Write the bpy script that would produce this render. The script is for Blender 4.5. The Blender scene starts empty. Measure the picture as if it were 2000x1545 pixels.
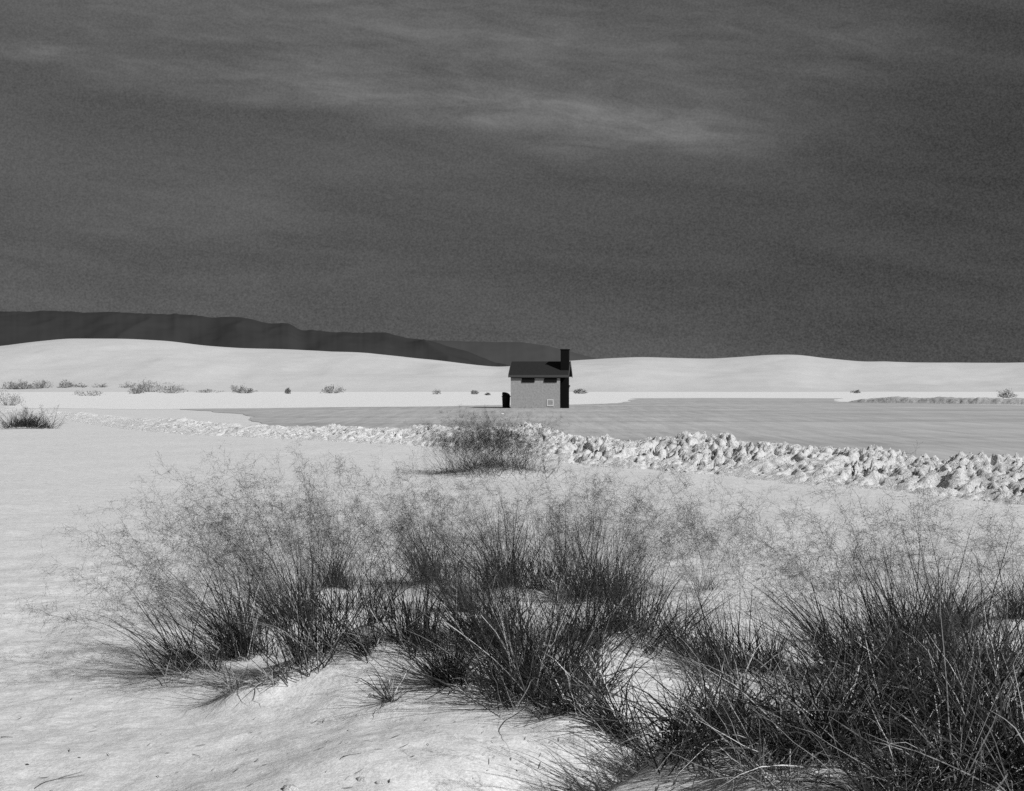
import bpy, bmesh, math, random
import numpy as np
R = math.radians
sc = bpy.context.scene
COL = sc.collection

# ------------------------------------------------------------------ camera
F = 2747.0          # focal length in photograph pixels (photo is 2000 wide)
YH = 750.0          # horizon row in the photograph
EYE = 1.8
cam = bpy.data.cameras.new('camera')
cam.sensor_width = 36.0
cam.lens = 36.0 * F / 2000.0
cam.shift_y = -(772.5 - YH) / 2000.0
cam.clip_start = 0.05
cam.clip_end = 90000
co = bpy.data.objects.new('camera', cam)
COL.objects.link(co)
co.location = (0, 0, EYE)
co.rotation_euler = (R(90), 0, 0)
sc.camera = co

# ------------------------------------------------------------------ sun, sky, exposure
SUN_EL = 37.0
SUN_AZ = 42.0        # degrees behind the picture plane, from the right
sd = (math.cos(R(SUN_EL)) * math.cos(R(SUN_AZ)), -math.cos(R(SUN_EL)) * math.sin(R(SUN_AZ)), math.sin(R(SUN_EL)))
sun = bpy.data.lights.new('sun', 'SUN')
sun.energy = 4.3
sun.angle = R(0.53)
sun.color = (1, 1, 1)
so = bpy.data.objects.new('sun', sun)
COL.objects.link(so)
from mathutils import Vector
so.rotation_euler = Vector(sd).to_track_quat('Z', 'Y').to_euler()
so.location = (20, -20, 30)

class NT:
    """small node helper"""
    def __init__(s, nt):
        s.nt = nt
    def n(s, kind, **kw):
        x = s.nt.nodes.new(kind)
        for k, v in kw.items():
            if k.startswith('i_'):
                x.inputs[k[2:].replace('_', ' ')].default_value = v
            else:
                setattr(x, k, v)
        return x
    def put(s, sock, v):
        if hasattr(v, 'is_output') or isinstance(v, bpy.types.NodeSocket):
            s.nt.links.new(v, sock)
        else:
            sock.default_value = v
    def m(s, op, a, b=0.0, c=0.0, clamp=False):
        x = s.nt.nodes.new('ShaderNodeMath')
        x.operation = op
        x.use_clamp = clamp
        s.put(x.inputs[0], a); s.put(x.inputs[1], b); s.put(x.inputs[2], c)
        return x.outputs[0]
    def noise(s, vec, scale, detail=4.0, rough=0.5, dist=0.0):
        x = s.nt.nodes.new('ShaderNodeTexNoise')
        x.inputs['Scale'].default_value = scale
        x.inputs['Detail'].default_value = detail
        x.inputs['Roughness'].default_value = rough
        x.inputs['Distortion'].default_value = dist
        if vec is not None:
            s.nt.links.new(vec, x.inputs['Vector'])
        return x.outputs[0]
    def xyz(s, x, y, z):
        c = s.nt.nodes.new('ShaderNodeCombineXYZ')
        s.put(c.inputs[0], x); s.put(c.inputs[1], y); s.put(c.inputs[2], z)
        return c.outputs[0]
    def rng(s, v, a, b, c, d, smooth=False):
        x = s.nt.nodes.new('ShaderNodeMapRange')
        if smooth:
            x.interpolation_type = 'SMOOTHSTEP'
        s.put(x.inputs['Value'], v)
        x.inputs['From Min'].default_value = a; x.inputs['From Max'].default_value = b
        x.inputs['To Min'].default_value = c; x.inputs['To Max'].default_value = d
        return x.outputs[0]

w = bpy.data.worlds.new('World')
sc.world = w
w.use_nodes = True
nt = NT(w.node_tree)
w.node_tree.nodes.clear()
out = nt.n('ShaderNodeOutputWorld')
bg = nt.n('ShaderNodeBackground')
bg.inputs['Strength'].default_value = 0.1
sky = nt.n('ShaderNodeTexSky', sky_type='NISHITA', sun_disc=False)
sky.sun_elevation = R(SUN_EL)
sky.sun_rotation = math.atan2(sd[0], sd[1])
sky.air_density = 0.6
sky.dust_density = 0.2
sky.ozone_density = 1.5
sep = nt.n('ShaderNodeSeparateColor')
nt.nt.links.new(sky.outputs[0], sep.inputs[0])
# black and white film behind a red filter: only the red of the sky, its strong range compressed
red = nt.m('POWER', sep.outputs[0], 0.22)
tc = nt.n('ShaderNodeTexCoord')
sx = nt.n('ShaderNodeSeparateXYZ')
nt.nt.links.new(tc.outputs['Generated'], sx.inputs[0])
yy = nt.m('MAXIMUM', sx.outputs[1], 0.05)
U = nt.m('DIVIDE', sx.outputs[0], yy)
V = nt.m('DIVIDE', sx.outputs[2], yy)
def gauss(u0, v0, su, sv, tilt=0.0):
    du = nt.m('SUBTRACT', U, u0)
    dv = nt.m('SUBTRACT', nt.m('SUBTRACT', V, v0), nt.m('MULTIPLY', du, tilt))
    a = nt.m('POWER', nt.m('DIVIDE', du, su), 2.0)
    b = nt.m('POWER', nt.m('DIVIDE', dv, sv), 2.0)
    return nt.m('EXPONENT', nt.m('MULTIPLY', nt.m('ADD', a, b), -1.0))
def pu(x): return (x - 1000) / F
def pv(y): return (YH - y) / F
Vt = nt.m('ADD', V, nt.m('MULTIPLY', U, 0.10))
cv = nt.xyz(nt.m('MULTIPLY', U, 4.0), nt.m('MULTIPLY', Vt, 26.0), 0.3)
streak = nt.noise(cv, 1.0, 6.0, 0.55, 0.5)
cv2 = nt.xyz(nt.m('MULTIPLY', U, 22.0), nt.m('MULTIPLY', Vt, 95.0), 4.1)
fine = nt.noise(cv2, 1.0, 5.0, 0.6, 0.8)
cv3 = nt.xyz(nt.m('MULTIPLY', U, 620.0), nt.m('MULTIPLY', V, 700.0), 1.7)
mott = nt.noise(cv3, 1.0, 3.0, 0.75, 0.0)
SKYC = [
    (1080, 205, 340, 42, -0.13, 0.8),
    (1330, 262, 150, 34, -0.10, 0.7),
    (1230, 285, 200, 18, 0.02, 0.45),
    (900, 235, 160, 14, -0.05, 0.35),
    (760, 185, 200, 18, -0.02, 0.6),
    (90, 108, 190, 20, -0.12, 0.9),
    (430, 70, 160, 14, 0.0, 0.30),
    (480, 205, 200, 10, 0.02, 0.22),
    (900, 0, 900, 170, 0.0, 0.62),
    (1000, 150, 620, 120, 0.0, 0.30),
    (350, 150, 500, 60, 0.05, 0.22),
    (250, 480, 600, 160, 0.0, 0.14),
    (1650, 110, 160, 40, 0.35, 0.20),
    (1000, 330, 500, 50, 0.0, 0.10),
]
acc = 0.0
for (x, y, sxp, syp, t, a) in SKYC:
    g = nt.m('MULTIPLY', gauss(pu(x), pv(y), sxp / F, syp / F, t), a)
    acc = nt.m('ADD', g, acc)
wisp = nt.m('MULTIPLY', nt.rng(streak, 0.33, 0.66, 0.25, 1.0), nt.rng(fine, 0.32, 0.68, 0.5, 1.25))
cl = nt.m('MULTIPLY', acc, wisp)
base_var = nt.m('ADD', nt.m('MULTIPLY', nt.m('SUBTRACT', streak, 0.5), 0.62), nt.m('MULTIPLY', nt.m('SUBTRACT', fine, 0.5), 0.12))
base_var = nt.m('ADD', base_var, nt.m('MULTIPLY', nt.m('SUBTRACT', mott, 0.5), 1.25))
dark_right = nt.m('MULTIPLY', gauss(pu(2050), pv(330), 620 / F, 460 / F, 0.0), -0.36)
dark_low = nt.m('MULTIPLY', gauss(pu(1100), pv(620), 2600 / F, 230 / F, 0.0), -0.20)
tot = nt.m('ADD', nt.m('ADD', nt.m('ADD', base_var, dark_right), dark_low), nt.m('ADD', cl, 1.0))
lum = nt.m('MULTIPLY', nt.m('MULTIPLY', red, tot), 0.80)
cc = nt.n('ShaderNodeCombineColor')
for i in range(3):
    nt.nt.links.new(lum, cc.inputs[i])
nt.nt.links.new(cc.outputs[0], bg.inputs['Color'])
nt.nt.links.new(bg.outputs[0], out.inputs['Surface'])

sc.view_settings.view_transform = 'Standard'
sc.view_settings.look = 'None'
sc.view_settings.exposure = 0.0
sc.view_settings.gamma = 1.0
sc.render.engine = 'CYCLES'
sc.cycles.use_denoising = False
sc.cycles.use_adaptive_sampling = False
sc.cycles.sample_clamp_indirect = 2.0
sc.cycles.sample_clamp_direct = 6.0
sc.cycles.max_bounces = 6
sc.cycles.diffuse_bounces = 4

# ------------------------------------------------------------------ materials
def new_mat(name):
    m = bpy.data.materials.new(name)
    m.use_nodes = True
    t = NT(m.node_tree)
    p = m.node_tree.nodes['Principled BSDF']
    return m, t, p
def grey(t, p, v, sock='Base Color'):
    c = t.n('ShaderNodeCombineColor')
    for i in range(3):
        t.put(c.inputs[i], v)
    t.nt.links.new(c.outputs[0], p.inputs[sock])
def bump(t, p, h, strength, dist):
    b = t.n('ShaderNodeBump')
    b.inputs['Strength'].default_value = strength
    b.inputs['Distance'].default_value = dist
    t.nt.links.new(h, b.inputs['Height'])
    t.nt.links.new(b.outputs[0], p.inputs['Normal'])
    return b

def sand_mat(name, albedo, speck=0.10, b1=0.012, rough_noise=1.0, stretch=(1.0, 1.0), mott=0.10, fleck=0.75):
    m, t, p = new_mat(name)
    g = t.n('ShaderNodeNewGeometry')
    mp = t.n('ShaderNodeMapping')
    mp.inputs['Scale'].default_value = (stretch[0], stretch[1], 1)
    t.nt.links.new(g.outputs['Position'], mp.inputs['Vector'])
    P = mp.outputs[0]
    big = t.noise(P, 0.35, 5, 0.6)
    mid = t.noise(P, 6.0, 7, 0.72, 0.3)
    grain = t.noise(P, 120.0, 3, 0.8)
    v = t.m('ADD', albedo, t.m('MULTIPLY', t.m('SUBTRACT', big, 0.5), 0.10))
    v = t.m('ADD', v, t.m('MULTIPLY', t.m('SUBTRACT', mid, 0.5), mott))
    for sc_, am in ((75.0, 0.42), (26.0, 0.34), (9.0, 0.22), (2.6, 0.20)):
        v = t.m('ADD', v, t.m('MULTIPLY', t.m('SUBTRACT', t.noise(P, sc_, 1, 0.5), 0.5), am * fleck))
    v = t.m('MINIMUM', t.m('ADD', v, t.m('MULTIPLY', t.m('SUBTRACT', grain, 0.5), speck * 3)), 0.90)
    grey(t, p, v)
    p.inputs['Roughness'].default_value = 0.95
    p.inputs['Specular IOR Level'].default_value = 0.1
    h = t.m('ADD', t.m('MULTIPLY', mid, 1.0), t.m('MULTIPLY', t.noise(P, 28.0, 5, 0.7), 0.45))
    h = t.m('ADD', h, t.m('MULTIPLY', grain, 0.10))
    bump(t, p, h, 0.9 * rough_noise, b1)
    return m
M_SAND = sand_mat('gypsum_sand', 0.66, 0.16, 0.015, 1.0, (1, 1), 0.22)
M_FLAT = sand_mat('white_gypsum', 0.78, 0.05, 0.04, 0.8)
M_CRUST = sand_mat('crusted_sand', 0.42, 0.06, 0.06, 1.0, (1, 1), 0.25)
M_DUNE = sand_mat('dune_sand', 0.57, 0.05, 0.05, 0.6)
M_BERM = sand_mat('clodded_sand', 0.70, 0.10, 0.07, 1.0, (1, 1), 0.25)

def lot_mat():
    m, t, p = new_mat('packed_gypsum')
    g = t.n('ShaderNodeNewGeometry')
    mp = t.n('ShaderNodeMapping')
    mp.inputs['Scale'].default_value = (0.022, 0.13, 1)
    t.nt.links.new(g.outputs['Position'], mp.inputs['Vector'])
    st = t.noise(mp.outputs[0], 1.0, 7, 0.68, 0.6)
    mg = t.n('ShaderNodeMapping')
    mg.inputs['Scale'].default_value = (1.6, 0.09, 1)
    t.nt.links.new(g.outputs['Position'], mg.inputs['Vector'])
    gr = t.noise(mg.outputs[0], 1.0, 6, 0.8)
    v = t.m('ADD', 0.425, t.m('MULTIPLY', t.m('SUBTRACT', st, 0.5), 0.48))
    v = t.m('ADD', v, t.m('MULTIPLY', t.m('SUBTRACT', gr, 0.5), 0.50))
    grey(t, p, v)
    p.inputs['Roughness'].default_value = 0.95
    p.inputs['Specular IOR Level'].default_value = 0.1
    bump(t, p, gr, 0.8, 0.04)
    return m
M_LOT = lot_mat()

def plain(name, v, rough=0.7, var=0.0, scale=8.0, spec=0.3, bmp=0.0):
    m, t, p = new_mat(name)
    tcn = t.n('ShaderNodeTexCoord')
    n1 = t.noise(tcn.outputs['Object'], scale, 5, 0.65)
    grey(t, p, t.m('ADD', v, t.m('MULTIPLY', t.m('SUBTRACT', n1, 0.5), var)))
    p.inputs['Roughness'].default_value = rough
    p.inputs['Specular IOR Level'].default_value = spec
    if bmp:
        bump(t, p, n1, 0.6, bmp)
    return m
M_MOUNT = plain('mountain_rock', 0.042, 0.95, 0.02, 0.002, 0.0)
M_MOUNT2 = plain('far_mountain_faded', 0.067, 0.95, 0.01, 0.002, 0.0)  # paler than the near range: distance haze put into the rock colour
M_WALL = plain('stucco_wall', 0.325, 0.9, 0.30, 7.0, 0.1, 0.02)
M_ROOF = plain('roof_shingle', 0.025, 0.85, 0.03, 12.0, 0.1, 0.01)
M_TRIM = plain('fascia_paint', 0.07, 0.7, 0.02, 6.0, 0.1)
M_BLACK = plain('black_metal', 0.0065, 0.75, 0.003, 5.0, 0.05)
M_VENT = plain('vent_dark', 0.018, 0.7, 0.006, 5.0, 0.1)
M_FRAME = plain('hatch_frame_paint', 0.62, 0.6, 0.05, 9.0, 0.2)
M_HATCH = plain('hatch_door_paint', 0.30, 0.7, 0.05, 9.0, 0.2)
M_BIN = plain('bin_paint', 0.009, 0.6, 0.006, 4.0, 0.1)
M_STONE = plain('pale_stone', 0.72, 0.9, 0.1, 9.0, 0.1, 0.01)
M_DARKTWIG = plain('dark_twig', 0.05, 0.9, 0.03, 40.0, 0.1)
M_PALETWIG = plain('bleached_twig', 0.7, 0.9, 0.1, 40.0, 0.1)

def grass_mat(name, lo, hi, trans=0.25, spec=0.25, rough=0.5):
    m, t, p = new_mat(name)
    g = t.n('ShaderNodeNewGeometry')
    r = g.outputs['Random Per Island']
    v = t.rng(t.m('POWER', r, 2.0), 0, 1, lo, hi)
    grey(t, p, v)
    p.inputs['Roughness'].default_value = rough
    p.inputs['Specular IOR Level'].default_value = spec
    if trans:
        tr = t.n('ShaderNodeBsdfTranslucent')
        grey(t, tr, v, 'Color')
        mx = t.n('ShaderNodeMixShader')
        mx.inputs[0].default_value = trans
        t.nt.links.new(p.outputs[0], mx.inputs[1])
        t.nt.links.new(tr.outputs[0], mx.inputs[2])
        o = [x for x in m.node_tree.nodes if x.type == 'OUTPUT_MATERIAL'][0]
        t.nt.links.new(mx.outputs[0], o.inputs['Surface'])
    return m
M_GREEN = grass_mat('green_blade', 0.004, 0.07, 0.03, 0.45, 0.33)
M_DRY = grass_mat('straw_blade', 0.20, 0.75, 0.12, 0.5, 0.38)
M_SEED = grass_mat('seed_thread', 0.02, 0.12, 0.15, 0.1, 0.7)
M_SHRUB = grass_mat('shrub_leaf', 0.12, 0.42, 0.1, 0.1, 0.8)
M_LITTER = grass_mat('litter', 0.08, 0.35, 0.0, 0.1, 0.8)

# ------------------------------------------------------------------ helpers
def mesh_np(name, v, f, mat=None, smooth=False):
    """v (n,3), f (m,k) numpy arrays"""
    me = bpy.data.meshes.new(name)
    v = np.ascontiguousarray(v, dtype=np.float32)
    f = np.ascontiguousarray(f, dtype=np.int32)
    m, k = f.shape
    me.vertices.add(len(v))
    me.vertices.foreach_set('co', v.ravel())
    me.loops.add(m * k)
    me.loops.foreach_set('vertex_index', f.ravel())
    me.polygons.add(m)
    me.polygons.foreach_set('loop_start', np.arange(0, m * k, k, dtype=np.int32))
    try:
        me.polygons.foreach_set('loop_total', np.full(m, k, dtype=np.int32))
    except Exception:
        pass
    if smooth:
        me.polygons.foreach_set('use_smooth', np.ones(m, dtype=bool))
    me.update(calc_edges=True)
    me.validate()
    if mat:
        me.materials.append(mat)
    return me
def link(name, me, parent=None, loc=(0, 0, 0)):
    o = bpy.data.objects.new(name, me)
    COL.objects.link(o)
    o.location = loc
    if parent is not None:
        o.parent = parent
    return o
def tag(o, label=None, cat=None, group=None, kind=None):
    if label: o['label'] = label
    if cat: o['category'] = cat
    if group: o['group'] = group
    if kind: o['kind'] = kind
    return o
def empty(name, loc, label, cat, group=None, rz=0.0):
    o = bpy.data.objects.new(name, None)
    COL.objects.link(o)
    o.location = loc
    o.rotation_euler = (0, 0, rz)
    o.empty_display_size = 0.2
    return tag(o, label, cat, group)

def _hash(ix, iy, seed):
    h = (ix.astype(np.int64) * 374761393 + iy.astype(np.int64) * 668265263 + seed * 1442695041) & 0x7fffffff
    h = ((h ^ (h >> 13)) * 1274126177) & 0x7fffffff
    h = (h ^ (h >> 16)) & 0xffffff
    return h / float(0xffffff)
def vnoise(x, y, seed=0):
    x = np.asarray(x, float); y = np.asarray(y, float)
    ix = np.floor(x); iy = np.floor(y)
    fx = x - ix; fy = y - iy
    fx = fx * fx * fx * (fx * (fx * 6 - 15) + 10); fy = fy * fy * fy * (fy * (fy * 6 - 15) + 10)
    a = _hash(ix, iy, seed); b = _hash(ix + 1, iy, seed)
    c = _hash(ix, iy + 1, seed); d = _hash(ix + 1, iy + 1, seed)
    return (a * (1 - fx) + b * fx) * (1 - fy) + (c * (1 - fx) + d * fx) * fy - 0.5
def fbm(x, y, seed, oct=4, gain=0.5):
    s = 0; a = 1.0
    for i in range(oct):
        s = s + a * vnoise(x * 2 ** i + 17.3 * i, y * 2 ** i - 9.1 * i, seed + i)
        a *= gain
    return s
def sstep(x, a, b):
    t = np.clip((x - a) / (b - a), 0, 1)
    return t * t * (3 - 2 * t)

# ------------------------------------------------------------------ terrain
HUM = []     # small hummocks that the grass has trapped: (X, Y, height, radius)
def g2(X, Y, cx, cy, sx_, sy_, h):
    return h * np.exp(-(((X - cx) / sx_) ** 2 + ((Y - cy) / sy_) ** 2))
def ground(X, Y, hum=True):
    X = np.asarray(X, float); Y = np.asarray(Y, float)
    near = 1 - sstep(Y, 12, 26)
    near = near * (1 - sstep(np.abs(X), 6, 16)) * sstep(Y, -4, 2)
    z = g2(X, Y, -0.78, 8.15, 0.62, 0.70, 0.27) + g2(X, Y, 0.05, 8.2, 0.9, 0.95, 0.20) + g2(X, Y, 0.9, 8.9, 1.0, 1.3, 0.20)
    z = z + g2(X, Y, -0.2, 6.6, 1.3, 1.0, 0.10)
    # second mound on the right: a crest line that falls off sharply to its left
    ax, ay, dx, dy = 0.02, 5.0, 0.60, 0.80
    q = (X - ax) * dy - (Y - ay) * dx                     # positive to the right of the crest
    along = (X - ax) * dx + (Y - ay) * dy
    q = q + 0.10 * vnoise(along * 1.7, 0 * along + 3.3, 5) + 0.05 * vnoise(along * 5.0, 0 * along + 1.3, 6)
    rise = np.where(q > 0, 0.26 - 0.02 * np.exp(-np.clip(q, 0, 9) * 4) + 0.11 * np.minimum(q, 2), 0.24 + q * 0.66)
    sm = 0.03
    rise = np.maximum(rise, 0) - 0.34 * 0
    fade = (1 - sstep(along, 1.2, 3.6)) * sstep(along, -3.0, -0.8) * (1 - sstep(q, 3.0, 6.0))
    z = z + rise * fade * 0.85 - 0.06 * fade * np.exp(-((q + 0.45) / 0.2) ** 2) + 0.10 * (1 - sstep(along, 0.6, 2.0)) * sstep(along, -2.0, -0.4) * sstep(-q, 0.45, 0.95) * (1 - sstep(-q, 1.1, 2.2))
    z = z + g2(X, Y, 2.6, 7.2, 1.1, 1.3, 0.22)
    z = z + near * (0.05 * fbm(X * 0.9, Y * 0.9, 11, 3) + 0.022 * fbm(X * 3.5, Y * 3.0, 21, 4) + 0.004 * vnoise(X * 6, Y * 19 + 2 * vnoise(X * 2, Y * 2, 77), 31))
    midw = sstep(Y, 10, 20) * (1 - sstep(Y, 40, 62))
    bank_y = np.interp(X, [-26, -16, -9.3, -2.2, 0.6, 2.2, 6.25, 7.65, 20], [81, 60, 48, 41, 34, 30.5, 25.5, 22, 12])
    midw = midw * sstep(bank_y - Y, -0.3, 2.0)
    z = z + midw * 0.05 * fbm(X * 0.5, Y * 0.5, 41, 4)
    z = z - 0.012 * sstep(Y, 20, 60)
    if hum:
        for (hx, hy, hh, hr) in HUM:
            z = z + hh * np.exp(-(((X - hx) ** 2 + (Y - hy) ** 2) / hr ** 2))
    return z
def at(px, py, lift=0.0, hum=False):
    """the point of the ground seen in that spot of the photograph"""
    u = (px - 1000) / F; v = (py - YH) / F
    ys = np.linspace(3.5, 40, 14600)
    zs = EYE - v * ys
    g = ground(u * ys, ys, hum) + lift
    i = int(np.argmax(zs <= g))
    if zs[i] > g[i]:
        y = EYE / v
        return (u * y, y, float(ground(u * y, y, hum)))
    return (float(u * ys[i]), float(ys[i]), float(g[i] - lift))
def flat(px, py):
    y = EYE / ((py - YH) / F)
    return ((px - 1000) / F * y, y)

# ---- the clumps of grass: (px, py, length, blades, radius, lean, spread, dry share, panicles, panicle length, label)
CL = [
 (372, 1308, 0.52, 200, 0.12, (-.65, .05), .75, .30, 18, .85, 'low bunchgrass clump at the left end of the mound, blades fanning flat to the left'),
 (486, 1280, 0.58, 330, 0.13, (-.52, .05), .55, .16, 44, 1.00, 'dense dark bunchgrass clump leaning hard left, second from the left end of the mound'),
 (612, 1280, 0.74, 260, 0.15, (-.40, .0), .50, .34, 46, 1.05, 'big bunchgrass clump full of pale straw stalks on the bright sandy peak'),
 (562, 1214, 0.42, 300, 0.16, (-.40, .0), .45, .14, 44, 1.05, 'dark bunchgrass clump just behind the straw-filled clump of the sandy peak'),
 (648, 1146, 0.44, 150, 0.10, (-.10, .0), .30, .15, 30, 1.00, 'slender upright bunchgrass tuft at the back right of the left-hand group'),
 (735, 1264, 0.36, 65, 0.07, (-.30, -.1), .50, .25, 6, .65, 'small open bunchgrass tuft right of the bright sandy peak, blades leaning left'),
 (738, 1212, 0.40, 90, 0.08, (-.20, .0), .45, .20, 12, .80, 'small bunchgrass tuft beside the bleached stick'),
 (764, 1366, 0.24, 38, 0.03, (-.35, -.3), .95, .35, 0, .4, 'tiny sprawling grass seedling alone on the front slope of the mound'),
 (466, 1345, 0.26, 70, 0.06, (-.30, -.5), .95, .85, 0, .4, 'low pale dried grass tuft drooping on the sand below the left-leaning clump'),
 (528, 1332, 0.24, 80, 0.06, (-.10, -.6), .95, .90, 0, .4, 'pale bleached grass tuft drooping beside the bright sandy peak'),
 (846, 1134, 0.62, 230, 0.13, (-.22, .0), .45, .18, 36, .95, 'wispy-topped bunchgrass clump at the back of the mound, left of the dark round one'),
 (990, 1150, 0.58, 280, 0.14, (-.10, .0), .45, .10, 34, 1.00, 'dark round bunchgrass clump with tall straight stalks straight below the trash bin'),
 (1075, 1156, 0.52, 170, 0.13, (-.05, .0), .40, .25, 24, .90, 'thin bunchgrass clump with upright blades just right of the dark round clump'),
 (1135, 1172, 0.55, 220, 0.15, (.0, .0), .42, .30, 24, .90, 'wide straw-mixed bunchgrass clump in the middle of the back right group'),
 (1205, 1176, 0.58, 220, 0.15, (.14, .0), .45, .25, 26, .95, 'bunchgrass clump leaning right at the right end of the back row'),
 (1224, 1238, 0.44, 190, 0.13, (.10, .0), .50, .14, 14, .85, 'dark bunchgrass clump on the sand shoulder right of the central mass'),
 (815, 1262, 0.46, 170, 0.09, (-.10, .0), .38, .10, 14, .85, 'narrow dark upright bunchgrass clump left of centre, just above the round low one'),
 (888, 1336, 0.36, 190, 0.09, (-.05, -.1), .60, .15, 6, .70, 'short dark round bunchgrass clump on the front slope left of the central mass'),
 (1043, 1368, 0.64, 460, 0.19, (-.02, -.05), .68, .22, 34, .95, 'largest central bunchgrass clump, a dark mass with blades fanning both ways'),
 (945, 1262, 0.44, 220, 0.12, (-.20, .0), .55, .18, 14, .85, 'dark bunchgrass clump tucked behind the left shoulder of the largest central clump'),
 (1005, 1296, 0.42, 180, 0.12, (-.15, .0), .60, .20, 8, .80, 'mid-height bunchgrass clump directly behind the largest central clump'),
 (1120, 1262, 0.46, 200, 0.13, (.15, .0), .55, .20, 12, .85, 'bunchgrass clump right of the largest central clump with blades swept to the right'),
 (1156, 1358, 0.34, 120, 0.06, (.10, -.2), .90, .20, 2, .70, 'small dark spidery grass clump in the gully right of the largest central clump'),
 (1296, 1264, 0.40, 200, 0.14, (.0, .0), .55, .30, 10, .85, 'low dark bunchgrass clump with pale leaning stalks between the two mounds'),
 (1372, 1150, 0.34, 26, 0.07, (.10, .0), .60, .55, 30, .85, 'thin straw-coloured wisp of grass standing alone on open sand right of the back row'),
 (1405, 1322, 0.42, 170, 0.12, (-.45, .0), .50, .14, 12, .90, 'bunchgrass clump leaning left at the left end of the right-hand mound'),
 (1472, 1304, 0.38, 110, 0.09, (-.30, .0), .50, .14, 8, .95, 'open dark bunchgrass tuft second from the left end of the right-hand mound'),
 (1516, 1288, 0.22, 55, 0.05, (.05, .0), .70, .10, 0, .6, 'stubby dark grass tuft with cut-off blades near the pale sand gap'),
 (1600, 1246, 0.26, 40, 0.05, (-.05, .0), .60, .20, 14, .85, 'tiny grass tuft alone on open sand behind the right-hand mound'),
 (1655, 1304, 0.54, 260, 0.14, (-.38, .0), .48, .10, 18, 1.20, 'dark bunchgrass clump leaning left with one long arching stalk, left half of the right-hand mound'),
 (1778, 1318, 0.72, 380, 0.18, (-.20, .0), .50, .08, 26, 1.25, 'tallest dark bunchgrass clump at the middle of the right-hand mound'),
 (1852, 1228, 0.50, 200, 0.12, (.05, .0), .60, .12, 14, 1.00, 'bunchgrass clump fanning both ways behind the tallest clump of the right-hand mound'),
 (1988, 1208, 0.50, 190, 0.12, (-.10, .0), .50, .12, 14, 1.00, 'bunchgrass clump at the right edge of the photo, farthest back on that side'),
 (1952, 1336, 0.60, 260, 0.16, (-.05, .0), .50, .20, 16, 1.05, 'bunchgrass clump near the right edge, in front of the farthest right one'),
 (1758, 1446, 0.60, 380, 0.20, (-.10, -.1), .70, .18, 8, .95, 'dense shaded bunchgrass clump in front of the tallest clump of the right-hand mound'),
 (1905, 1476, 0.64, 420, 0.20, (.0, -.1), .65, .16, 10, 1.00, 'dense shaded bunchgrass clump with crossing straw blades in the lower right'),
 (1338, 1470, 0.40, 120, 0.13, (-.25, -.05), .85, .25, 4, .75, 'sprawling bunchgrass clump on the crest above the shaded gully'),
 (1432, 1476, 0.44, 360, 0.16, (-.15, -.05), .70, .30, 4, .75, 'arching bunchgrass clump right of the one on the gully crest'),
 (1486, 1538, 0.32, 150, 0.10, (-.20, -.3), .95, .75, 0, .5, 'pale dried bent-over grass tuft at the bottom edge of the photo'),
 (1632, 1500, 0.46, 300, 0.16, (-.10, -.1), .80, .25, 4, .80, 'low tangled bunchgrass clump at the bottom, left of the shaded dense clumps'),
 (1985, 1545, 0.56, 320, 0.16, (-.10, -.1), .65, .20, 4, .90, 'bunchgrass clump in the bottom right corner'),
 (1800, 1550, 0.42, 240, 0.14, (-.10, -.2), .80, .35, 2, .70, 'straw-mixed grass clump at the bottom edge left of the corner clump'),
 (1212, 1442, 0.40, 170, 0.09, (-.45, .0), .65, .15, 2, .70, 'dark bunchgrass clump on the left end of the gully crest, blades hanging over the gully'),
 (1120, 1404, 0.30, 120, 0.08, (-.10, -.2), .80, .15, 0, .70, 'short dark grass tuft in the gully at the foot of the largest central clump'),
 (1392, 1452, 0.44, 340, 0.17, (-.20, .0), .75, .28, 3, .80, 'straw-mixed bunchgrass clump standing behind the sprawling one on the gully crest', (0.90, 6.20)),
 (690, 1186, 0.34, 80, 0.09, (-.10, .0), .50, .20, 12, .80, 'faint bunchgrass tuft in the gap behind the bleached stick'),
 (905, 1190, 0.42, 120, 0.10, (-.25, .0), .55, .25, 14, .85, 'loose bunchgrass tuft in the gap left of the dark round clump'),
]
LIFT = 0.05
CPOS = []
for c in CL:
    p = at(c[0], c[1], LIFT)
    if len(c) > 11:
        p = (c[11][0], c[11][1], float(ground(c[11][0], c[11][1])))
    CPOS.append(p)
for c, p in zip(CL, CPOS):
    HUM.append((p[0], p[1], LIFT * (0.6 + 0.8 * min(1, c[3] / 300)), 0.10 + c[4] * 1.2))

_x, _y = flat(55, 838)
HUM.append((_x - 0.1, _y - 0.1, 0.14, 0.7))
BUSH = at(955, 926)
HUM.append((BUSH[0] + 0.1, BUSH[1], 0.17, 0.75))

def axis(dense0, dense1, step, lo, hi, growth, mx):
    mid = list(np.arange(dense0, dense1 + step / 2, step))
    up = []; s = step; p = mid[-1]
    while p < hi:
        s = min(s * growth, mx * max(1, abs(p) / 40)); p += s; up.append(p)
    dn = []; s = step; p = mid[0]
    while p > lo:
        s = min(s * growth, mx * max(1, abs(p) / 40)); p -= s; dn.append(p)
    return np.array(dn[::-1] + mid + up)
gx = axis(-4.2, 4.2, 0.024, -16000, 16000, 1.09, 12)
gy = axis(4.6, 12.5, 0.024, -4000, 16000, 1.032, 12)
GX, GY = np.meshgrid(gx, gy)
GZ = ground(GX, GY)
nx, ny = len(gx), len(gy)
idx = np.arange(nx * ny).reshape(ny, nx)
faces = np.stack([idx[:-1, :-1], idx[:-1, 1:], idx[1:, 1:], idx[1:, :-1]], -1).reshape(-1, 4)
link('sand', mesh_np('sand', np.stack([GX, GY, GZ], -1).reshape(-1, 3), faces, M_SAND, True))
tag(bpy.data.objects['sand'], kind='structure')

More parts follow.
